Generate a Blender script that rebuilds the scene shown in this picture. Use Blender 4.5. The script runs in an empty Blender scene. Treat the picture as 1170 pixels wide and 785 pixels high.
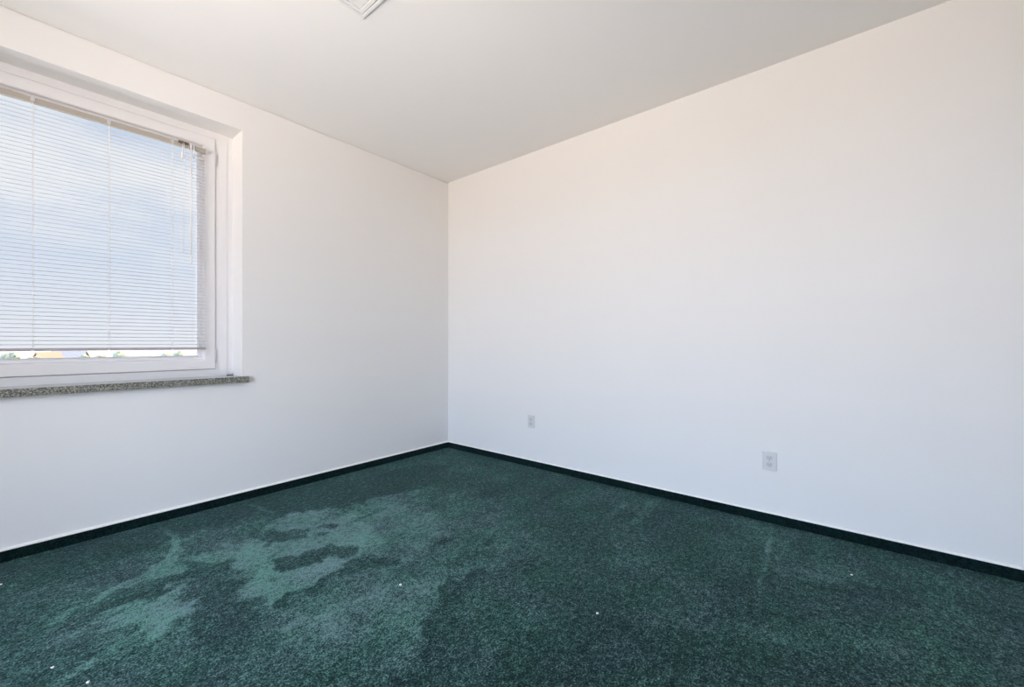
import bpy, bmesh, math, random
import numpy as np
from mathutils import Vector, noise as mnoise

random.seed(7)
SC = bpy.context.scene
COL = SC.collection
H = 2.70                      # ceiling height
XW, YS = -4.90, -4.80         # far walls behind the camera
X, Y, Z = 0, 1, 2

# ------------------------------------------------------------------ camera
cam_d = bpy.data.cameras.new('camera')
cam_d.sensor_width = 36.0
cam_d.lens = 36.0 * 472.76 / 1170.0
cam_d.clip_start = 0.02
cam_d.clip_end = 2000
cam = bpy.data.objects.new('camera', cam_d)
COL.objects.link(cam)
cam.location = (-2.8606, -3.1785, 1.059)
cam.rotation_euler = (math.radians(90), 0, math.radians(39.267 - 90))
SC.camera = cam

# ------------------------------------------------------------------ view
SC.view_settings.view_transform = 'Standard'
SC.view_settings.look = 'None'
SC.view_settings.gamma = 1.0
SC.view_settings.use_curve_mapping = False
SC.view_settings.exposure = 0.07
SC.cycles.use_denoising = True
SC.cycles.max_bounces = 14
SC.cycles.diffuse_bounces = 10
SC.cycles.glossy_bounces = 4
SC.cycles.transmission_bounces = 6
SC.cycles.transparent_max_bounces = 24
SC.cycles.caustics_reflective = False
SC.cycles.caustics_refractive = False
SC.cycles.sample_clamp_indirect = 6.0

# ------------------------------------------------------------------ sky
world = bpy.data.worlds.new('sky')
SC.world = world
world.use_nodes = True
nt = world.node_tree
nt.nodes.clear()
N, L = nt.nodes.new, nt.links.new


def vmath(op, a=None, b=None):
    n = N('ShaderNodeMath'); n.operation = op
    for i, v in enumerate((a, b)):
        if v is None:
            continue
        if isinstance(v, (int, float)):
            n.inputs[i].default_value = v
        else:
            L(v, n.inputs[i])
    return n.outputs[0]


tc = N('ShaderNodeTexCoord')
sep = N('ShaderNodeSeparateXYZ'); L(tc.outputs['Generated'], sep.inputs[0])
# clear sky: pale at the horizon, blue overhead
ramp = N('ShaderNodeValToRGB'); L(sep.outputs['Z'], ramp.inputs[0])
cr = ramp.color_ramp
cr.elements[0].position = 0.0; cr.elements[0].color = (0.86, 0.885, 0.95, 1)
cr.elements[1].position = 0.75; cr.elements[1].color = (0.48, 0.585, 0.85, 1)
e = cr.elements.new(0.22); e.color = (0.62, 0.725, 0.90, 1)
# soft clouds
mp = N('ShaderNodeMapping'); L(tc.outputs['Generated'], mp.inputs[0])
mp.inputs['Scale'].default_value = (1.0, 1.0, 2.6)
cn = N('ShaderNodeTexNoise'); L(mp.outputs[0], cn.inputs['Vector'])
cn.inputs['Scale'].default_value = 2.3; cn.inputs['Detail'].default_value = 3.0
cmr = N('ShaderNodeMapRange'); L(cn.outputs[0], cmr.inputs[0])
cmr.inputs[1].default_value = 0.47; cmr.inputs[2].default_value = 0.62
cmx = N('ShaderNodeMixRGB'); L(cmr.outputs[0], cmx.inputs[0])
L(ramp.outputs[0], cmx.inputs[1]); cmx.inputs[2].default_value = (0.90, 0.92, 0.97, 1)
# added fill glow towards -X: blue-white above, warm below the horizon, strongest steeply down
side = N('ShaderNodeMapRange'); L(sep.outputs['X'], side.inputs[0]); side.interpolation_type = 'SMOOTHSTEP'
side.inputs[1].default_value = -0.30; side.inputs[2].default_value = -0.75
low = N('ShaderNodeMapRange'); L(sep.outputs['Z'], low.inputs[0]); low.interpolation_type = 'SMOOTHSTEP'
low.inputs[1].default_value = 0.05; low.inputs[2].default_value = -0.05
FILL_SKY = (7.3, 9.1, 12.2)
FILL_LOW = (11.4, 9.6, 8.4)
FILL_STEEP = (34.0, 31.0, 30.0)
K = 20.0
bmx = N('ShaderNodeMixRGB'); L(low.outputs[0], bmx.inputs[0])
bmx.inputs[1].default_value = (*[c / K for c in FILL_SKY], 1)
bmx.inputs[2].default_value = (*[c / K for c in FILL_LOW], 1)
near = N('ShaderNodeMapRange'); L(sep.outputs['Z'], near.inputs[0]); near.interpolation_type = 'SMOOTHSTEP'
near.inputs[1].default_value = -0.36; near.inputs[2].default_value = -0.48
bm2 = N('ShaderNodeMixRGB'); L(near.outputs[0], bm2.inputs[0]); L(bmx.outputs[0], bm2.inputs[1])
bm2.inputs[2].default_value = (*[c / K for c in FILL_STEEP], 1)
bg = N('ShaderNodeBackground'); L(cmx.outputs[0], bg.inputs[0]); bg.inputs[1].default_value = 0.95
bg2 = N('ShaderNodeBackground'); L(bm2.outputs[0], bg2.inputs[0]); bg2.inputs[1].default_value = K
bmix = N('ShaderNodeMixShader')
away = N('ShaderNodeMapRange'); L(sep.outputs['Y'], away.inputs[0]); away.interpolation_type = 'SMOOTHSTEP'
away.inputs[1].default_value = 0.74; away.inputs[2].default_value = 0.28
L(vmath('MULTIPLY', side.outputs[0], away.outputs[0]), bmix.inputs[0])
L(bg.outputs[0], bmix.inputs[1]); L(bg2.outputs[0], bmix.inputs[2])
wo = N('ShaderNodeOutputWorld'); L(bmix.outputs[0], wo.inputs[0])
world.cycles.sampling_method = 'MANUAL'
world.cycles.sample_map_resolution = 512

# ------------------------------------------------------------------ sun (behind the building)
sun_d = bpy.data.lights.new('sun', 'SUN')
sun_d.energy = 15.0
sun_d.color = (1.0, 0.93, 0.80)
sun_d.angle = math.radians(0.6)
sun = bpy.data.objects.new('sun', sun_d); COL.objects.link(sun)
d = Vector((-0.75, 0.10, -0.66))           # comes over the roof; reaches neither window
sun.rotation_euler = d.to_track_quat('-Z', 'Y').to_euler()


def portal(name, loc, rot, sx, sy):
    l = bpy.data.lights.new(name, 'AREA'); l.shape = 'RECTANGLE'; l.size = sx; l.size_y = sy
    l.cycles.is_portal = True
    o = bpy.data.objects.new(name, l); COL.objects.link(o)
    o.location = loc; o.rotation_euler = rot


WX0, WX1, WZ0, WZ1 = -3.696, -1.850, 0.838, 2.499      # window opening in the left wall
VY0, VY1, VZ0, VZ1 = -3.60, -1.20, 0.10, 2.50          # opening of the unseen window added for fill light
portal('daylight_portal', ((WX0 + WX1) / 2, 0.33, (WZ0 + WZ1) / 2), (math.radians(-90), 0, 0), WX1 - WX0, WZ1 - WZ0)
portal('daylight_portal', (XW - 0.33, (VY0 + VY1) / 2, (VZ0 + VZ1) / 2), (0, math.radians(-90), 0), VZ1 - VZ0, VY1 - VY0)

# ------------------------------------------------------------------ helpers


def obj(name, bm, mat, parent=None, smooth=False, label=None, cat=None, group=None, kind=None):
    me = bpy.data.meshes.new(name)
    bmesh.ops.recalc_face_normals(bm, faces=bm.faces[:])
    bm.to_mesh(me); bm.free()
    if mat:
        me.materials.append(mat)
    if smooth:
        for p in me.polygons:
            p.use_smooth = True
    o = bpy.data.objects.new(name, me); COL.objects.link(o)
    if parent:
        o.parent = parent
    props(o, label, cat, group, kind)
    return o


def props(o, label=None, cat=None, group=None, kind=None):
    for k, v in (('label', label), ('category', cat), ('group', group), ('kind', kind)):
        if v:
            o[k] = v


def empty(name, loc, label=None, cat=None, group=None, kind=None, rotz=0):
    o = bpy.data.objects.new(name, None); COL.objects.link(o)
    o.empty_display_size = 0.1
    o.location = loc; o.rotation_euler = (0, 0, rotz)
    props(o, label, cat, group, kind)
    return o


def box(bm, a, b, bevel=0.0, seg=2):
    """axis-aligned box between corners a and b"""
    x0, y0, z0 = [min(a[i], b[i]) for i in range(3)]
    x1, y1, z1 = [max(a[i], b[i]) for i in range(3)]
    vs = [bm.verts.new((x, y, z)) for x in (x0, x1) for y in (y0, y1) for z in (z0, z1)]
    fs = [bm.faces.new([vs[i] for i in q]) for q in
          ((0, 1, 3, 2), (4, 6, 7, 5), (0, 4, 5, 1), (2, 3, 7, 6), (0, 2, 6, 4), (1, 5, 7, 3))]
    if bevel > 0:
        es = {e for f in fs for e in f.edges}
        bmesh.ops.bevel(bm, geom=list(es), offset=bevel, segments=seg, profile=0.5, affect='EDGES')
    return bm


def tube(bm, p0, p1, r0, r1=None, n=10, caps=True):
    r1 = r0 if r1 is None else r1
    p0, p1 = Vector(p0), Vector(p1)
    ax = (p1 - p0).normalized()
    u = ax.orthogonal().normalized(); v = ax.cross(u)
    ra, rb = [], []
    for i in range(n):
        a = 2 * math.pi * i / n
        dd = u * math.cos(a) + v * math.sin(a)
        ra.append(bm.verts.new(p0 + dd * r0)); rb.append(bm.verts.new(p1 + dd * r1))
    for i in range(n):
        j = (i + 1) % n
        bm.faces.new((ra[i], ra[j], rb[j], rb[i]))
    if caps:
        bm.faces.new(ra[::-1]); bm.faces.new(rb)
    return bm


def extrude_profile(bm, pts, axis, a, b):
    """closed 2-D profile extruded along an axis; pts are the other two coordinates in order"""
    def mk(t, p):
        c = list(p); c.insert(axis, t); return bm.verts.new(c)
    r0 = [mk(a, p) for p in pts]; r1 = [mk(b, p) for p in pts]
    n = len(pts)
    for i in range(n):
        j = (i + 1) % n
        bm.faces.new((r0[i], r0[j], r1[j], r1[i]))
    bm.faces.new(r0[::-1]); bm.faces.new(r1)
    return bm


def rect_frame(bm, u0, u1, v0, v1, prof, place, widths=(1, 1, 1, 1)):
    """mitred frame: closed profile of (inset, depth) run round a rectangle; widths scale the inset on (u0,u1,v0,v1)"""
    rings = []
    for ins, dep in prof:
        a, b, c, dd = [ins * w for w in widths]
        rings.append([bm.verts.new(place(u, v, dep)) for u, v in
                      ((u0 + a, v0 + c), (u1 - b, v0 + c), (u1 - b, v1 - dd), (u0 + a, v1 - dd))])
    n = len(rings)
    for i in range(n):
        r, s = rings[i], rings[(i + 1) % n]
        for k in range(4):
            m = (k + 1) % 4
            bm.faces.new((r[k], r[m], s[m], s[k]))
    return bm

# ------------------------------------------------------------------ materials


def material(name):
    m = bpy.data.materials.new(name); m.use_nodes = True
    nt = m.node_tree
    b = nt.nodes['Principled BSDF']
    return m, nt, b


def plain(name, col, rough=0.5, spec=0.5, metal=0.0, var=0.0, scale=40.0, bump=0.0, bscale=300.0):
    m, nt, b = material(name)
    b.inputs['Roughness'].default_value = rough
    b.inputs['Specular IOR Level'].default_value = spec
    b.inputs['Metallic'].default_value = metal
    tc = nt.nodes.new('ShaderNodeTexCoord')
    n = nt.nodes.new('ShaderNodeTexNoise'); nt.links.new(tc.outputs['Object'], n.inputs['Vector'])
    n.inputs['Scale'].default_value = scale; n.inputs['Detail'].default_value = 4
    mx = nt.nodes.new('ShaderNodeMixRGB'); nt.links.new(n.outputs[0], mx.inputs[0])
    mx.inputs[1].default_value = (*[c * (1 - var) for c in col], 1)
    mx.inputs[2].default_value = (*[min(1, c * (1 + var)) for c in col], 1)
    nt.links.new(mx.outputs[0], b.inputs['Base Color'])
    if bump:
        n2 = nt.nodes.new('ShaderNodeTexNoise'); nt.links.new(tc.outputs['Object'], n2.inputs['Vector'])
        n2.inputs['Scale'].default_value = bscale; n2.inputs['Detail'].default_value = 3
        bp = nt.nodes.new('ShaderNodeBump'); nt.links.new(n2.outputs[0], bp.inputs['Height'])
        bp.inputs['Strength'].default_value = bump; bp.inputs['Distance'].default_value = 0.002
        nt.links.new(bp.outputs[0], b.inputs['Normal'])
    return m


M = {}
M['wall'] = plain('wall_paint', (0.83, 0.82, 0.81), 0.75, 0.25, var=0.008, scale=3, bump=0.12, bscale=260)
M['ceiling'] = plain('ceiling_paint', (0.89, 0.88, 0.865), 0.85, 0.15, var=0.008, scale=3, bump=0.10, bscale=200)
M['pvc'] = plain('white_pvc', (0.83, 0.82, 0.83), 0.32, 0.5, var=0.01, scale=8)
M['gasket'] = plain('grey_gasket', (0.28, 0.27, 0.27), 0.6)
M['bead'] = plain('white_caulk', (0.88, 0.86, 0.83), 0.5, 0.4, var=0.02, scale=60)
M['cream'] = plain('cream_enamel', (0.44, 0.40, 0.35), 0.4, 0.4, var=0.01)
M['rail'] = plain('shade_grey_enamel', (0.46, 0.41, 0.44), 0.45, 0.4, var=0.02)  # shade of the backlit bottom rail put into its colour
M['cord'] = plain('white_cord', (0.92, 0.92, 0.92), 0.6, 0.3, var=0.03, scale=200)
M['brown'] = plain('brown_plastic', (0.16, 0.11, 0.08), 0.4)
M['plate'] = plain('white_outlet_plastic', (0.68, 0.68, 0.68), 0.35, 0.5, var=0.01)
M['socket'] = plain('grey_outlet_plastic', (0.60, 0.60, 0.61), 0.4, 0.5, var=0.01)
M['slot'] = plain('dark_slot', (0.20, 0.20, 0.20), 0.6)
M['steel'] = plain('screw_steel', (0.55, 0.55, 0.56), 0.35, 0.5, metal=0.9)
M['lamp_frame'] = plain('white_lamp_metal', (0.84, 0.83, 0.82), 0.4, 0.4, var=0.01)
M['lint'] = plain('white_lint', (0.85, 0.80, 0.80), 0.9, 0.1, var=0.1, scale=300)

# translucent painted slats
m, nt, b = material('slat_enamel')
b.inputs['Base Color'].default_value = (0.68, 0.70, 0.74, 1); b.inputs['Roughness'].default_value = 0.45
tr = nt.nodes.new('ShaderNodeBsdfTranslucent'); tr.inputs[0].default_value = (0.80, 0.85, 0.92, 1)
mx = nt.nodes.new('ShaderNodeMixShader'); mx.inputs[0].default_value = 0.12
nt.links.new(b.outputs[0], mx.inputs[1]); nt.links.new(tr.outputs[0], mx.inputs[2])
nt.links.new(mx.outputs[0], nt.nodes['Material Output'].inputs[0])
M['slat'] = m

# clear pane: passes light straight through, reflects by Fresnel
m, nt, b = material('window_glass')
nt.nodes.remove(b)
tr = nt.nodes.new('ShaderNodeBsdfTransparent'); tr.inputs[0].default_value = (0.975, 0.98, 0.98, 1)
gl = nt.nodes.new('ShaderNodeBsdfGlossy'); gl.inputs['Roughness'].default_value = 0.02
fr = nt.nodes.new('ShaderNodeFresnel'); fr.inputs[0].default_value = 1.25
mx = nt.nodes.new('ShaderNodeMixShader')
nt.links.new(fr.outputs[0], mx.inputs[0]); nt.links.new(tr.outputs[0], mx.inputs[1]); nt.links.new(gl.outputs[0], mx.inputs[2])
nt.links.new(mx.outputs[0], nt.nodes['Material Output'].inputs[0])
M['glass'] = m

# speckled granite
m, nt, b = material('granite')
b.inputs['Roughness'].default_value = 0.05
b.inputs['IOR'].default_value = 1.65
tc = nt.nodes.new('ShaderNodeTexCoord')
v = nt.nodes.new('ShaderNodeTexVoronoi'); v.inputs['Scale'].default_value = 240
n = nt.nodes.new('ShaderNodeTexNoise'); n.inputs['Scale'].default_value = 160; n.inputs['Detail'].default_value = 5
for q in (v, n):
    nt.links.new(tc.outputs['Object'], q.inputs['Vector'])
sp = nt.nodes.new('ShaderNodeSeparateColor'); nt.links.new(v.outputs['Color'], sp.inputs[0])
ad = nt.nodes.new('ShaderNodeMath'); ad.operation = 'MULTIPLY_ADD'
nt.links.new(n.outputs[0], ad.inputs[0]); ad.inputs[1].default_value = 0.8; 
sb = nt.nodes.new('ShaderNodeMath'); sb.operation = 'MULTIPLY'; nt.links.new(sp.outputs[0], sb.inputs[0]); sb.inputs[1].default_value = 0.6
nt.links.new(sb.outputs[0], ad.inputs[2])
rp = nt.nodes.new('ShaderNodeValToRGB'); nt.links.new(ad.outputs[0], rp.inputs[0])
rp.color_ramp.elements[0].position = 0.30; rp.color_ramp.elements[0].color = (0.03, 0.035, 0.03, 1)
rp.color_ramp.elements[1].position = 0.98; rp.color_ramp.elements[1].color = (0.42, 0.40, 0.35, 1)
e = rp.color_ramp.elements.new(0.62); e.color = (0.13, 0.13, 0.11, 1)
e = rp.color_ramp.elements.new(0.75); e.color = (0.19, 0.20, 0.16, 1)
nt.links.new(rp.outputs[0], b.inputs['Base Color'])
M['granite'] = m


def carpet(name, nap, dark, mid, light):
    """cut pile carpet: tufts as fine bump and yarn colour with pit shade painted in, pile direction read from the mesh's 'nap' attribute"""
    m, nt, b = material(name)
    nn, ll = nt.nodes.new, nt.links.new
    tc = nn('ShaderNodeTexCoord')
    b.inputs['Roughness'].default_value = 0.95
    b.inputs['Specular IOR Level'].default_value = 0.08
    b.inputs['Sheen Weight'].default_value = 0.12
    b.inputs['Sheen Roughness'].default_value = 0.5
    b.inputs['Sheen Tint'].default_value = (0.5, 0.85, 0.85, 1)
    tuft = nn('ShaderNodeTexVoronoi'); tuft.inputs['Scale'].default_value = 105; tuft.feature = 'SMOOTH_F1'
    tuft.inputs['Smoothness'].default_value = 0.4
    wob = nn('ShaderNodeTexNoise'); wob.inputs['Scale'].default_value = 55; wob.inputs['Detail'].default_value = 2
    ll(tc.outputs['Object'], wob.inputs['Vector'])
    wm = nn('ShaderNodeMixRGB'); wm.inputs[0].default_value = 0.035
    ll(tc.outputs['Object'], wm.inputs[1]); ll(wob.outputs['Color'], wm.inputs[2])
    ll(wm.outputs[0], tuft.inputs['Vector'])
    clump = nn('ShaderNodeTexNoise'); clump.inputs['Scale'].default_value = 42; clump.inputs['Detail'].default_value = 5
    clump.inputs['Roughness'].default_value = 0.7
    ll(tc.outputs['Object'], clump.inputs['Vector'])
    fine = nn('ShaderNodeTexNoise'); fine.inputs['Scale'].default_value = 170; fine.inputs['Detail'].default_value = 3
    ll(tc.outputs['Object'], fine.inputs['Vector'])
    big = nn('ShaderNodeTexNoise'); big.inputs['Scale'].default_value = 3.0; big.inputs['Detail'].default_value = 5
    ll(tc.outputs['Object'], big.inputs['Vector'])

    def ma(op, a, b_, c=None):
        q = nn('ShaderNodeMath'); q.operation = op
        for i, v in enumerate((a, b_, c)):
            if v is None: continue
            if isinstance(v, (int, float)): q.inputs[i].default_value = v
            else: ll(v, q.inputs[i])
        return q.outputs[0]
    h = ma('ADD', ma('MULTIPLY', tuft.outputs['Distance'], -0.9), ma('MULTIPLY', clump.outputs[0], 1.3))
    h = ma('ADD', h, ma('MULTIPLY', fine.outputs[0], 0.35))
    tone = ma('MULTIPLY_ADD', ma('SUBTRACT', clump.outputs[0], 0.5), 1.5, 0.35)
    tone = ma('MULTIPLY_ADD', ma('SUBTRACT', fine.outputs[0], 0.5), 2.1, tone)
    cell = nn('ShaderNodeTexVoronoi'); cell.inputs['Scale'].default_value = 130
    ll(wm.outputs[0], cell.inputs['Vector'])
    cs = nn('ShaderNodeSeparateColor'); ll(cell.outputs['Color'], cs.inputs[0])
    tone = ma('MULTIPLY_ADD', ma('SUBTRACT', cs.outputs[0], 0.5), 0.30, tone)
    tone = ma('MULTIPLY_ADD', ma('SUBTRACT', tuft.outputs['Distance'], 0.45), -0.45, tone)  # shade in the pits between tufts, darkened in the colour
    tone = ma('MULTIPLY_ADD', ma('SUBTRACT', big.outputs[0], 0.5), 0.30, tone)
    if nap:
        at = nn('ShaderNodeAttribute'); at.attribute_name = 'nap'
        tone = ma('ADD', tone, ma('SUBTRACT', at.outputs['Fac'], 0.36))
    rp = nn('ShaderNodeValToRGB'); ll(tone, rp.inputs[0])
    rp.color_ramp.elements[0].position = 0.02; rp.color_ramp.elements[0].color = (*dark, 1)
    rp.color_ramp.elements[1].position = 0.95; rp.color_ramp.elements[1].color = (*light, 1)
    e = rp.color_ramp.elements.new(0.40); e.color = (*mid, 1)
    hue = nn('ShaderNodeTexNoise'); hue.inputs['Scale'].default_value = 4.5; hue.inputs['Detail'].default_value = 4
    ll(tc.outputs['Object'], hue.inputs['Vector'])
    hr = nn('ShaderNodeValToRGB'); ll(hue.outputs[0], hr.inputs[0])
    hr.color_ramp.elements[0].position = 0.38; hr.color_ramp.elements[0].color = (0.84, 1.0, 0.90, 1)
    hr.color_ramp.elements[1].position = 0.62; hr.color_ramp.elements[1].color = (1.0, 0.92, 0.99, 1)
    hm = nn('ShaderNodeMixRGB'); hm.blend_type = 'MULTIPLY'; hm.inputs[0].default_value = 1.0
    ll(rp.outputs[0], hm.inputs[1]); ll(hr.outputs[0], hm.inputs[2])
    ll(hm.outputs[0], b.inputs['Base Color'])
    bp = nn('ShaderNodeBump'); ll(h, bp.inputs['Height'])
    bp.inputs['Strength'].default_value = 0.8; bp.inputs['Distance'].default_value = 0.005
    ll(bp.outputs[0], b.inputs['Normal'])
    return m


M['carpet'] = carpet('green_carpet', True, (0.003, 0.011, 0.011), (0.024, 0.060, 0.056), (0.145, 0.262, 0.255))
M['base_carpet'] = carpet('shade_dark_carpet_strip', False, (0.0015, 0.006, 0.0065), (0.0032, 0.0145, 0.0155), (0.008, 0.028, 0.029))  # same carpet as the floor, colour darkened for the shaded upright face

# ------------------------------------------------------------------ room shell
# floor: a fine grid carrying the lie of the pile
F, CX, CY, CZ = 472.76, -2.8606, -3.1785, 1.059
YAW = math.radians(39.267)


def fl(px, py):
    """reference measurement (pixel) -> point on the floor"""
    fx, fy = math.cos(YAW), math.sin(YAW)
    rx, ry = fy, -fx
    t = CZ * F / (py - 392.5)
    s = (px - 585.0) / F * t
    return (CX + fx * t + rx * s, CY + fy * t + ry * s)


STEP = 0.0125
nx, ny = int(-XW / STEP) + 1, int(-YS / STEP) + 1
gx = np.linspace(XW, 0, nx); gy = np.linspace(YS, 0, ny)
GX, GY = np.meshgrid(gx, gy, indexing='ij')

rng = np.random.default_rng(3)


def vnoise(scale, seed):
    r = np.random.default_rng(seed)
    n = int(6 / scale) + 3
    g = r.random((n, n))
    u = (GX - XW) / scale; v = (GY - YS) / scale
    i = u.astype(int); j = v.astype(int)
    a = u - i; b = v - j
    a = a * a * (3 - 2 * a); b = b * b * (3 - 2 * b)
    return (g[i, j] * (1 - a) * (1 - b) + g[i + 1, j] * a * (1 - b) + g[i, j + 1] * (1 - a) * b + g[i + 1, j + 1] * a * b) - 0.5


WXN = vnoise(.30, 1) * .16 + vnoise(.09, 2) * .09 + vnoise(.035, 5) * .04
WYN = vnoise(.30, 3) * .16 + vnoise(.09, 4) * .09 + vnoise(.035, 6) * .04


def poly_sdf(poly, wobble=1.0):
    px, py = GX + WXN * wobble, GY + WYN * wobble
    inside = np.zeros(GX.shape, bool); dist = np.full(GX.shape, 1e9)
    n = len(poly)
    for k in range(n):
        (x0, y0), (x1, y1) = poly[k], poly[(k + 1) % n]
        dx, dy = x1 - x0, y1 - y0
        t = np.clip(((px - x0) * dx + (py - y0) * dy) / (dx * dx + dy * dy + 1e-12), 0, 1)
        dist = np.minimum(dist, np.hypot(px - x0 - t * dx, py - y0 - t * dy))
        c = ((y0 > py) != (y1 > py)) & (px < dx * (py - y0) / (dy if abs(dy) > 1e-9 else 1e-9) + x0)
        inside ^= c
    return np.where(inside, -dist, dist)


def seg_d(a, b, wobble=0.25):
    px, py = GX + WXN * wobble, GY + WYN * wobble
    dx, dy = b[0] - a[0], b[1] - a[1]
    t = np.clip(((px - a[0]) * dx + (py - a[1]) * dy) / (dx * dx + dy * dy), 0, 1)
    return np.hypot(px - a[0] - t * dx, py - a[1] - t * dy), t


def sstep(x):
    x = np.clip(x, 0, 1); return x * x * (3 - 2 * x)


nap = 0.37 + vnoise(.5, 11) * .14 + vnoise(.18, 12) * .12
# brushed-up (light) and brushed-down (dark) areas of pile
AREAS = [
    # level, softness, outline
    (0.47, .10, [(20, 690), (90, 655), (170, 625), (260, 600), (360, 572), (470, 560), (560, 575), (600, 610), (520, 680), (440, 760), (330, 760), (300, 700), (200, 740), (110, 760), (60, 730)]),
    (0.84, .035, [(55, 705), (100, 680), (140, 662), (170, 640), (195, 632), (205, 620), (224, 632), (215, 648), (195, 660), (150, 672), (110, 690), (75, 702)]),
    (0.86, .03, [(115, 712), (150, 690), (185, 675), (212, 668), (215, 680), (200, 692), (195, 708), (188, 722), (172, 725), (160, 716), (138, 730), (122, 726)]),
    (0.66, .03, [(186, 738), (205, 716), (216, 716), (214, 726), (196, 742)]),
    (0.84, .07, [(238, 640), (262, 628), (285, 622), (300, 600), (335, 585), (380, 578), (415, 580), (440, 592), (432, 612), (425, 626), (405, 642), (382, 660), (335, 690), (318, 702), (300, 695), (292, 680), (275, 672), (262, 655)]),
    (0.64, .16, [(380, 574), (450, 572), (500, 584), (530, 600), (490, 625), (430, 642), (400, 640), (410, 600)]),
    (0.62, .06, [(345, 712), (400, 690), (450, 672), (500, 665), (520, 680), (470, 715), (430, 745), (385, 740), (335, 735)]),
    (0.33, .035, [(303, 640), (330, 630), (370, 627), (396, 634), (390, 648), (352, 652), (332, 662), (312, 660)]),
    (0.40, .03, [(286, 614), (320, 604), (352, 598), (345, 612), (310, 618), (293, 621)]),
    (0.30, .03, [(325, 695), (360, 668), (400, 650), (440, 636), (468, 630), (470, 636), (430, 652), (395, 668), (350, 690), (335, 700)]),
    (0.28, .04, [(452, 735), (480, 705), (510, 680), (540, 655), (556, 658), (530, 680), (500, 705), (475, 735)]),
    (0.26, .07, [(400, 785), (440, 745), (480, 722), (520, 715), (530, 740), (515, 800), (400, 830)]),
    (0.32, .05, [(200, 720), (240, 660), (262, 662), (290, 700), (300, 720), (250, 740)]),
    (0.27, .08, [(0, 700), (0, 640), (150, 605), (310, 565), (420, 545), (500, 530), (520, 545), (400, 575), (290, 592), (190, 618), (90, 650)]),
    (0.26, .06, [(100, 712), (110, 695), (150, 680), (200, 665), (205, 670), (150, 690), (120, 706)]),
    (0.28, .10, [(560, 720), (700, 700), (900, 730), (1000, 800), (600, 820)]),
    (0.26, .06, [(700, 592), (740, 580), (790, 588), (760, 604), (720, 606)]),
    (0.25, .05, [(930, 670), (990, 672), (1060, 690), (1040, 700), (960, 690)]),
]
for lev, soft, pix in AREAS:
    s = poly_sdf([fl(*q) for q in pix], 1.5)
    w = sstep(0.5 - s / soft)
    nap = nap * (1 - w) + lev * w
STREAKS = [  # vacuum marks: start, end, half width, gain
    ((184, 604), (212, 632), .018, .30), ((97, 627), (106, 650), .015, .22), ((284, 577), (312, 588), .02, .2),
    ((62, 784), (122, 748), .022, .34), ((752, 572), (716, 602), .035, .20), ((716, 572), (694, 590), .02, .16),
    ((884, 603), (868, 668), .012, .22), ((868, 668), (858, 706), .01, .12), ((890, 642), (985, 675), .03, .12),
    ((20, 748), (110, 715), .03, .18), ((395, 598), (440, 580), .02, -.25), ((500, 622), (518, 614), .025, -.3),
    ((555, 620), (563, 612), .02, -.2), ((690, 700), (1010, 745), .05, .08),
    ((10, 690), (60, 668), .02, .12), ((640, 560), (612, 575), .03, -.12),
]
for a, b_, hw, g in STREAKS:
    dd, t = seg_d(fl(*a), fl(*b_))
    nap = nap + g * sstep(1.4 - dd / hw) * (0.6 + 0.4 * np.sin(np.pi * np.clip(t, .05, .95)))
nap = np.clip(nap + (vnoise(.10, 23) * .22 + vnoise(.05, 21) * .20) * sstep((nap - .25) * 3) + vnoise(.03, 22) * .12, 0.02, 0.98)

me = bpy.data.meshes.new('floor')
co = np.stack([GX, GY, np.zeros_like(GX)], -1).reshape(-1, 3)
idx = np.arange(nx * ny).reshape(nx, ny)
quads = np.stack([idx[:-1, :-1], idx[1:, :-1], idx[1:, 1:], idx[:-1, 1:]], -1).reshape(-1, 4)
me.vertices.add(len(co)); me.vertices.foreach_set('co', co.astype(np.float32).ravel())
me.loops.add(quads.size); me.loops.foreach_set('vertex_index', quads.astype(np.int32).ravel())
me.polygons.add(len(quads)); me.polygons.foreach_set('loop_start', np.arange(0, quads.size, 4, dtype=np.int32))
me.update(calc_edges=True)
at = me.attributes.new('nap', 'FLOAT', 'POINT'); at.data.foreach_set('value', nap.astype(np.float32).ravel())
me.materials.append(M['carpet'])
floor = bpy.data.objects.new('floor', me); COL.objects.link(floor)
floor['kind'] = 'structure'

TH = 0.36
bm = bmesh.new(); box(bm, (XW - TH, YS - TH, H), (TH, TH, H + .3))
obj('ceiling', bm, M['ceiling'], kind='structure')

bm = bmesh.new()     # wall with the window
GAP = .013            # shadow gap under the ceiling
box(bm, (XW - TH, 0, -.1), (WX0, TH, H - GAP)); box(bm, (WX1, 0, -.1), (TH, TH, H - GAP))
box(bm, (WX0, 0, -.1), (WX1, TH, WZ0 - .040)); box(bm, (WX0, 0, WZ1), (WX1, TH, H - GAP))
box(bm, (XW - TH, .014, H - GAP), (TH, TH, H))
obj('wall_left', bm, M['wall'], kind='structure')
bm = bmesh.new(); box(bm, (0, YS - TH, -.1), (TH, 0, H)); obj('wall_right', bm, M['wall'], kind='structure')
bm = bmesh.new(); box(bm, (XW - TH, YS - TH, -.1), (0, YS, H)); obj('wall_front', bm, M['wall'], kind='structure')
bm = bmesh.new()     # wall behind the camera, opened for the added fill window
box(bm, (XW - TH, YS, -.1), (XW, VY0, H)); box(bm, (XW - TH, VY1, -.1), (XW, 0, H))
box(bm, (XW - TH, VY0, -.1), (XW, VY1, VZ0)); box(bm, (XW - TH, VY0, VZ1), (XW, VY1, H))
obj('wall_back', bm, M['wall'], kind='structure')

# carpet strips along the walls and the white bead on top
BH, BT = 0.055, 0.009


def base(name, a, b_):
    bm = bmesh.new(); box(bm, a, b_, 0.0025, 2); obj(name, bm, M['base_carpet'], kind='structure')


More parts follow.
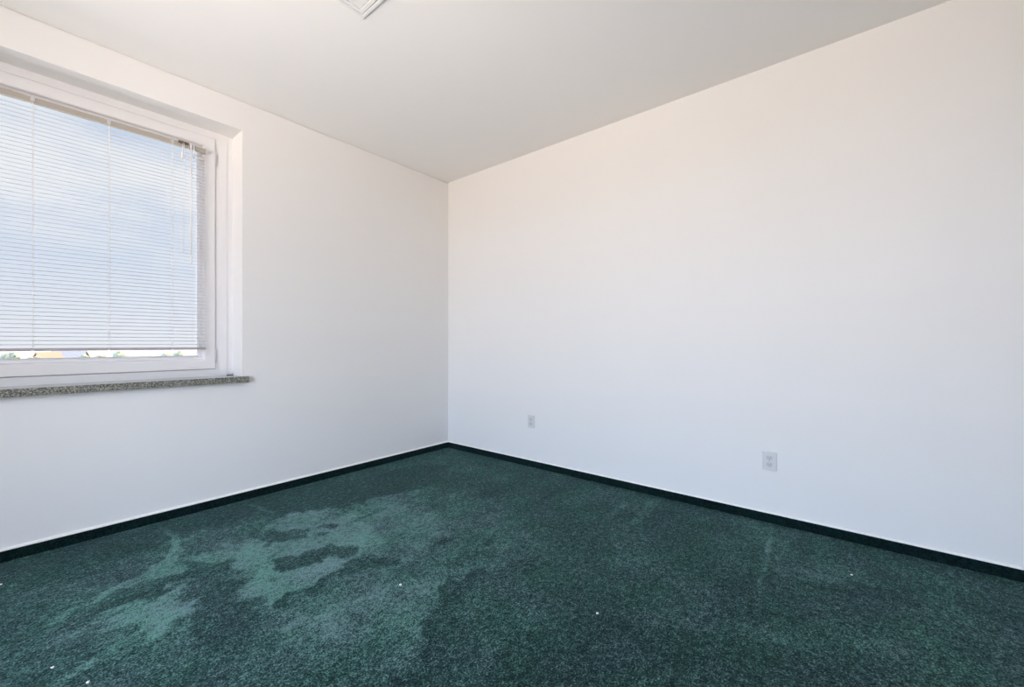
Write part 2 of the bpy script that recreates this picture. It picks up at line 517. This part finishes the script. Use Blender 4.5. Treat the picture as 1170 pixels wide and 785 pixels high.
base('baseboard_left', (XW + BT, -BT, 0), (-BT, 0, BH))
base('baseboard_right', (-BT, YS + BT, 0), (0, -0.0, BH))
base('baseboard_front', (XW + BT, YS, 0), (-BT, YS + BT, BH))
base('baseboard_back', (XW, YS, 0), (XW + BT, 0, BH))
bm = bmesh.new()
extrude_profile(bm, [(0, BH), (-.011, BH), (-.011, BH + .004), (-.008, BH + .008), (0, BH + .012)], X, XW + .008, 0)
obj('trim_1', bm, M['bead'], kind='structure')
bm = bmesh.new()
extrude_profile(bm, [(0, BH), (-.009, BH), (-.009, BH + .003), (-.006, BH + .006), (0, BH + .008)], Y, YS, -.008)
obj('trim_2', bm, M['bead'], kind='structure')

# ------------------------------------------------------------------ window
win = empty('window_1', ((WX0 + WX1) / 2, 0.2, WZ0), kind='structure')
win_inv = (-(WX0 + WX1) / 2, -0.2, -WZ0)


def rel(o, parent):
    """keep world placement under a parent Empty"""
    o.parent = parent
    o.matrix_parent_inverse.translation = -Vector(parent.location)
    return o


pl = lambda u, v, dep: (u, dep, v)
EX = 0.036                                     # filler profile either side of the frame
FX0, FX1 = WX0 + EX, WX1 - EX
bm = bmesh.new()
rect_frame(bm, FX0, FX1, WZ0, WZ1, [(0, .181), (.985, .181), (1.0, .182), (1.0, .200), (1.2, .200), (1.2, .235), (0, .235)], pl,
           widths=(.068, .068, .045, .045))
rel(obj('window_frame', bm, M['pvc']), win)
for a, b_ in ((WX0, FX0), (FX1, WX1)):
    bm = bmesh.new(); box(bm, (a, .185, WZ0), (b_, .235, WZ1), .0015)
    rel(obj('frame_extension', bm, M['pvc']), win)
SX0, SX1, SZ0, SZ1 = FX0 + .068 + .003, FX1 - .068 - .003, WZ0 + .048, WZ1 - .048
bm = bmesh.new()
rect_frame(bm, SX0, SX1, SZ0, SZ1,
           [(0, .176), (.003, .172), (.058, .172), (.064, .175), (.070, .186), (.084, .190), (.090, .196), (.093, .214), (.093, .232), (0, .232)], pl)
rel(obj('sash', bm, M['pvc']), win)
bm = bmesh.new()
rect_frame(bm, SX0 - .0028, SX1 + .0028, SZ0 - .0028, SZ1 + .0028, [(0, .183), (.0035, .183), (.0035, .20), (0, .20)], pl)
rel(obj('sash_gasket', bm, M['gasket']), win)
bm = bmesh.new(); box(bm, (SX0 + .090, .214, SZ0 + .090), (SX1 - .090, .222, SZ1 - .090))
rel(obj('glass_pane', bm, M['glass']), win)
for z in (2.31, .97):
    bm = bmesh.new(); tube(bm, (SX1 + .0015, .171, z - .042), (SX1 + .0015, .171, z + .042), .0035, n=10)
    o = rel(obj('hinge', bm, M['socket'], smooth=True), win); o['label'] = 'slim grey sash hinge'
bm = bmesh.new(); box(bm, (WX0 + .001, .0, WZ0 - .040), (WX1 - .001, .235, WZ0))
box(bm, (WX0 - .030, -.030, WZ0 - .040), (WX1 + .030, .0, WZ0))
bmesh.ops.remove_doubles(bm, verts=bm.verts[:], dist=1e-5)
o = rel(obj('window_sill', bm, M['granite']), win); o['label'] = 'grey-green speckled polished granite sill'
bm = bmesh.new(); tube(bm, (WX1 - .04, .174, WZ0 + .004), (WX1 - .001, .174, WZ0 + .004), .003, n=8)
rel(obj('sill_seal', bm, M['gasket'], smooth=True), win)

# unseen window added behind the camera for fill light: frame, mullion, two panes
w2 = empty('fill_window', (XW, (VY0 + VY1) / 2, VZ0), kind='structure')
pl2 = lambda u, v, dep: (XW - dep, u, v)
ym = (VY0 + VY1) / 2
bm = bmesh.new(); rect_frame(bm, VY0, VY1, VZ0, VZ1, [(0, .18), (.07, .18), (.07, .24), (0, .24)], pl2)
rel(obj('window_frame', bm, M['pvc']), w2)
bm = bmesh.new(); box(bm, (XW - .24, ym - .045, VZ0 + .07), (XW - .18, ym + .045, VZ1 - .07))
rel(obj('mullion', bm, M['pvc']), w2)
for a, b_ in ((VY0 + .07, ym - .045), (ym + .045, VY1 - .07)):
    bm = bmesh.new(); box(bm, (XW - .216, a, VZ0 + .07), (XW - .210, b_, VZ1 - .07))
    rel(obj('glass_pane', bm, M['glass']), w2)

# ------------------------------------------------------------------ venetian blind
BX0, BX1, BY = -3.525, -2.019, 0.150
blind = empty('venetian_blind', ((BX0 + BX1) / 2, BY, 2.36),
              'white venetian blind with open horizontal slats lowered over the window', 'blind')
bm = bmesh.new()
HZ0, HZ1 = 2.322, 2.350
extrude_profile(bm, [(BY - .0125, HZ0 + .002), (BY - .0105, HZ0), (BY + .0105, HZ0), (BY + .0125, HZ0 + .002), (BY + .0125, HZ1), (BY + .0110, HZ1),
                     (BY + .0110, HZ0 + .004), (BY - .0110, HZ0 + .004), (BY - .0110, HZ1), (BY - .0125, HZ1)], X, BX0, BX1)
rel(obj('headrail', bm, M['cream']), blind)
LAD = [-2.194, -2.483, -2.772, -3.061, -3.350]
PITCH, SW, TILT = 0.0218, 0.025, math.radians(9)
bm = bmesh.new()
zs = []
z = 1.052
while z < HZ0 - .006:
    zs.append(z); z += PITCH
for z in zs:
    jit = random.uniform(-.012, .012)
    top, bot = [], []
    for i in range(7):
        s = (i / 6 - .5) * SW
        crown = .0024 * (1 - (2 * s / SW) ** 2)
        a = TILT + jit
        y = BY + s * math.cos(a) - crown * math.sin(a)
        zz = z + s * math.sin(a) + crown * math.cos(a)
        top.append((y, zz + .00018)); bot.append((y, zz - .00018))
    extrude_profile(bm, top + bot[::-1], X, BX0 + .004, BX1 - .001)
o = rel(obj('slats', bm, M['slat'], smooth=False), blind)
bm = bmesh.new(); box(bm, (BX0 + .002, BY - .0125, 1.020), (BX1, BY + .0125, 1.0345), .003, 3)
o = rel(obj('bottom_rail', bm, M['rail']), blind); o['label'] = 'bottom rail, tinted grey for its shade'
for x in LAD:
    bm = bmesh.new()
    for s in (-1, 1):
        tube(bm, (x, BY + s * .0145, 1.03), (x, BY + s * .0145, HZ0 + .004), .0009, n=6)
    for z in zs:
        a = TILT
        tube(bm, (x, BY - .0145, z - .0145 * math.tan(a) - .001), (x, BY + .0145, z + .0145 * math.tan(a) - .001), .0006, n=5)
    tube(bm, (x + .003, BY - .002, 1.03), (x + .003, BY - .002, HZ0 + .004), .0008, n=6)
    rel(obj('ladder_cord', bm, M['cord']), blind)
    bm = bmesh.new(); box(bm, (x - .008, BY - .0150, HZ0 + .006), (x + .008, BY - .0118, HZ1 + .005), .001)
    o = rel(obj('bracket', bm, M['socket']), blind)
    bm = bmesh.new(); box(bm, (x - .006, BY - .016, 1.0185), (x + .006, BY + .006, 1.024), .0015)
    rel(obj('cord_button', bm, M['cord']), blind)
# tilt wand and its hook
bm = bmesh.new()
tube(bm, (-2.102, BY - .026, 2.335), (-2.102, BY - .030, 1.62), .0034, n=8)
tube(bm, (-2.102, BY - .030, 1.62), (-2.102, BY - .030, 1.57), .0048, .0042, n=10)
rel(obj('tilt_wand', bm, M['cord'], smooth=True), blind)
bm = bmesh.new()
tube(bm, (-2.102, BY - .004, 2.345), (-2.102, BY - .026, 2.345), .003, n=8)
tube(bm, (-2.102, BY - .026, 2.352), (-2.102, BY - .026, 2.325), .0055, n=10)
rel(obj('wand_hook', bm, M['cord'], smooth=True), blind)
bm = bmesh.new()
tube(bm, (-2.085, BY - .018, 2.350), (-2.085, BY - .018, 2.270), .004, n=8)
rel(obj('end_clip', bm, M['cord'], smooth=True), blind)
# pull cord: lock, cords and tassel
bm = bmesh.new(); box(bm, (-2.166, BY - .022, HZ1 - .010), (-2.112, BY - .010, HZ1 + .006), .003)
o = rel(obj('cord_lock', bm, M['brown']), blind); o['label'] = 'brown cord lock'
bm = bmesh.new()
tube(bm, (-2.138, BY - .024, HZ1 - .004), (-2.142, BY - .026, 1.66), .0012, n=6)
tube(bm, (-2.143, BY - .022, HZ1 - .004), (-2.147, BY - .024, 2.27), .0012, n=6)
tube(bm, (-2.142, BY - .026, 1.672), (-2.142, BY - .026, 1.640), .0022, .0042, n=8)
pc = rel(obj('pull_cord', bm, M['cord'], smooth=True), blind)
bm = bmesh.new()
tube(bm, (-2.147, BY - .024, 2.285), (-2.147, BY - .024, 2.262), .003, .0075, n=12)
tube(bm, (-2.147, BY - .024, 2.262), (-2.147, BY - .024, 2.238), .0075, .0065, n=12)
o = obj('tassel', bm, M['cord'], smooth=True); o.parent = pc

# ------------------------------------------------------------------ ceiling light
LX, LY, LW, LD = -1.722, -1.282, 0.62, 0.62
lamp = empty('ceiling_light', (LX - LW / 2, LY - LD / 2, H), 'white square ceiling light with a stepped frame around a flat panel', 'light')
bm = bmesh.new()
plc = lambda u, v, dep: (u, v, H - dep)
rect_frame(bm, LX - LW, LX, LY - LD, LY, [(0, 0), (0, .007), (.002, .009), (.016, .009), (.0175, .008), (.0175, .002), (.0225, .002), (.0225, .009), (.024, .010), (.040, .010), (.0415, .009), (.0415, .001), (.0415, 0)], plc)
rel(obj('frame', bm, M['lamp_frame']), lamp)
bm = bmesh.new(); box(bm, (LX - LW + .046, LY - LD + .046, H - .0085), (LX - .046, LY - .046, H - .001), .001)
rel(obj('diffuser_panel', bm, M['lamp_frame']), lamp)

# ------------------------------------------------------------------ wall outlets


def outlet(y, z, label, pw=.072, ph=.108):
    """duplex outlet on the right wall, plate facing -X"""
    r = empty('wall_outlet', (0, y, z), label, 'outlet', 'outlets on the right wall')
    bm = bmesh.new()
    box(bm, (-.0085, -pw / 2, -ph / 2), (0, pw / 2, ph / 2), .003, 3)
    obj('cover_plate', bm, M['plate'], r)
    for s in (1, -1):
        zc = s * .0195
        bm = bmesh.new()
        pts = []
        for i in range(28):
            a = 2 * math.pi * i / 28
            pts.append((max(-.0172, min(.0172, .0172 * 1.03 * math.cos(a))), zc + max(-.0135, min(.0135, .0172 * math.sin(a)))))
        extrude_profile(bm, pts, X, -.0105, -.006)
        rc = obj('receptacle', bm, M['socket'], r)
        for yy, hh in ((-.0064, .0042), (.0064, .0034)):
            bm = bmesh.new(); box(bm, (-.0110, yy - .0013, zc + .002 - hh), (-.0095, yy + .0013, zc + .002 + hh))
            obj('slot', bm, M['slot'], rc)
        bm = bmesh.new(); tube(bm, (-.0110, 0, zc - .0085), (-.0095, 0, zc - .0085), .0026, n=12)
        obj('ground_hole', bm, M['slot'], rc)
    bm = bmesh.new(); tube(bm, (-.0100, 0, 0), (-.0075, 0, 0), .0034, n=14)
    obj('screw', bm, M['steel'], r)
    return r


outlet(-2.809, .3645, 'white duplex outlet in the middle of the right wall, nearer the camera')
outlet(-1.057, .3890, 'small white duplex outlet on the right wall close to the room corner')

# ------------------------------------------------------------------ lint on the carpet


def lint(px, py, size, label):
    x, y = fl(px, py)
    bm = bmesh.new()
    bmesh.ops.create_icosphere(bm, subdivisions=2, radius=size)
    for v in bm.verts:
        k = 1 + .55 * mnoise.noise(v.co * (1.6 / size) + Vector((px, py, 0)))
        v.co *= k; v.co.z *= .6
    lo = min(v.co.z for v in bm.verts)
    for v in bm.verts:
        v.co.z -= lo
    o = obj('lint_speck', bm, M['lint'], smooth=True, label=label, cat='lint', group='white specks on the carpet')
    o.location = (x, y, 0)


lint(457.5, 669, .0058, 'white lint speck on the light carpet area in the middle of the floor')
lint(973, 657.5, .0048, 'white lint speck on the carpet near the right wall')
lint(682.5, 701.5, .0048, 'pale lint speck on the dark carpet right of centre, in front of the others')
lint(100.5, 780.5, .0050, 'white lint speck on the carpet at the bottom edge, left side')
lint(60, 763.5, .0045, 'white lint speck on the carpet near the lower left corner')
lint(1, 668.5, .0050, 'white lint speck at the left edge, by the dark baseboard under the window')

# ------------------------------------------------------------------ outside, seen below the blind
GZ = -10.0
M['ground'] = plain('dry_ground', (0.30, 0.285, 0.22), 0.9, 0.1, var=0.28, scale=.035)
M['bounce_slab'] = plain('pale_bounce_slab', (0.86, 0.83, 0.79), 0.9, 0.1, var=0.03, scale=.5)  # pale surface of the added sunlight reflector
M['render'] = plain('house_render', (0.38, 0.36, 0.32), 0.8, 0.2, var=0.03, scale=1)
M['orange_tile'] = plain('orange_roof_tile', (0.26, 0.17, 0.12), 0.8, 0.2, var=0.15, scale=3)
M['grey_tile'] = plain('grey_roof_tile', (0.17, 0.17, 0.18), 0.8, 0.2, var=0.12, scale=3)
M['house_glass'] = plain('house_window_glass', (0.10, 0.12, 0.15), 0.1, 0.5)
M['leaf'] = plain('tree_leaf', (0.20, 0.215, 0.165), 0.7, 0.2, var=0.4, scale=2)
M['leaf2'] = plain('autumn_leaf', (0.24, 0.20, 0.145), 0.7, 0.2, var=0.4, scale=2)
M['bark'] = plain('tree_bark', (0.16, 0.12, 0.09), 0.9, 0.2, var=0.3, scale=6)

bm = bmesh.new()
R_ = 900
vs = [bm.verts.new((R_ * math.cos(a), R_ * math.sin(a), GZ)) for a in [math.radians(22 + 136 * i / 32) for i in range(33)]]
vs += [bm.verts.new((-12, 1.5, GZ)), bm.verts.new((8, 1.5, GZ))]
bm.faces.new(vs)
obj('ground', bm, M['ground'], kind='structure')
bm = bmesh.new(); box(bm, (-45, 1.5, GZ - .2), (40, 27, GZ + .12))  # unseen slab added to bounce sunlight up through the window
obj('bounce_yard', bm, M['bounce_slab'], kind='structure')


def far(px, dist):
    """point on the outside ground at a distance along the view through the gap"""
    fx, fy = math.cos(YAW), math.sin(YAW)
    s = (px - 585.0) / F
    vx, vy = fx + fy * s, fy - fx * s
    k = dist / math.hypot(vx, vy)
    return CX + vx * k, CY + vy * k


def house(px, dist, w, dp, eave, ridge, roof, label, rz):
    x, y = far(px, dist)
    h = empty('house', (x, y, GZ), label, 'house', 'houses outside the window', rotz=rz)
    bm = bmesh.new(); box(bm, (-w / 2, -dp / 2, 0), (w / 2, dp / 2, eave))
    v = [bm.verts.new(p) for p in ((-w / 2, -dp / 2, eave), (-w / 2, dp / 2, eave), (-w / 2, 0, ridge - .25),
                                   (w / 2, -dp / 2, eave), (w / 2, dp / 2, eave), (w / 2, 0, ridge - .25))]
    bm.faces.new(v[:3]); bm.faces.new(v[3:])
    obj('wall', bm, M['render'], h)
    bm = bmesh.new()
    o_ = .5; k = (ridge - eave) / (dp / 2)
    prof = [(-dp / 2 - o_, eave - o_ * k), (0, ridge), (dp / 2 + o_, eave - o_ * k), (dp / 2 + o_, eave - o_ * k - .25), (0, ridge - .25), (-dp / 2 - o_, eave - o_ * k - .25)]
    extrude_profile(bm, prof, X, -w / 2 - .5, w / 2 + .5)
    rf = obj('roof', bm, roof, h)
    bm = bmesh.new(); box(bm, (w * .22, dp * .12, ridge - 1.4), (w * .22 + .8, dp * .12 + .8, ridge + .9))
    ch = obj('chimney', bm, M['render'], rf)
    for fl_ in (1.3, 4.2):
        if fl_ + 1.5 > eave:
            continue
        for i in range(4):
            xx = -w / 2 + w * (i + .5) / 4
            bm = bmesh.new()
            box(bm, (xx - .6, -dp / 2 - .05, fl_), (xx + .6, -dp / 2 + .05, fl_ + 1.4))
            obj('window', bm, M['house_glass'], h)


house(55, 232, 5.5, 8, 5.0, 7.9, M['orange_tile'], 'orange-roofed house outside, seen in the gap under the blind', .30)
house(80, 252, 9, 9, 5.2, 8.0, M['grey_tile'], 'grey-roofed house outside, right of the orange roof under the blind', -.35)


def tree(px, dist, hgt, rad, leaf, label):
    x, y = far(px, dist)
    t = empty('tree', (x, y, GZ), label, 'tree', 'trees outside the window')
    bm = bmesh.new(); tube(bm, (0, 0, 0), (0, 0, hgt * .6), .28, .12, n=8)
    for k in range(5):
        a = k * 1.257
        tube(bm, (0, 0, hgt * (.3 + .04 * k)), (math.cos(a) * rad * .6, math.sin(a) * rad * .6, hgt * (.55 + .05 * k)), .09, .03, n=6)
    obj('trunk', bm, M['bark'], t)
    bm = bmesh.new()
    r = random.Random(int(px * 10))
    for k in range(11):
        a, q = r.uniform(0, 6.28), r.uniform(.1, .62) * rad
        c = Vector((math.cos(a) * q, math.sin(a) * q, hgt * r.uniform(.48, .84)))
        rr = rad * r.uniform(.32, .5)
        geo = bmesh.ops.create_icosphere(bm, subdivisions=2, radius=rr)
        for v in geo['verts']:
            kk = 1 + .35 * mnoise.noise(v.co * 1.4 + c)
            v.co = v.co * kk + c
    obj('crown', bm, leaf, t)


for px, dist, hgt, rad, leaf, lab in (
        (8, 205, 8.2, 3.2, 'leaf', 'green tree outside at the far left of the gap under the blind'),
        (38, 215, 7.4, 2.0, 'leaf2', 'brownish tree outside, left of the orange-roofed house'),
        (97, 190, 8.4, 1.5, 'leaf', 'slim tree outside, just right of the grey-roofed house'),
        (114, 210, 7.6, 2.0, 'leaf2', 'small brownish tree outside, between the slim and the round tree'),
        (138, 215, 8.2, 3.2, 'leaf', 'round green tree outside, below the middle of the blind'),
        (188, 200, 8.3, 3.2, 'leaf', 'round green tree outside, near the right end of the gap'),
        (207, 215, 8.2, 3.0, 'leaf', 'rightmost tree outside, seen under the blind beside the frame')):
    tree(px, dist, hgt, rad, M[leaf], lab)
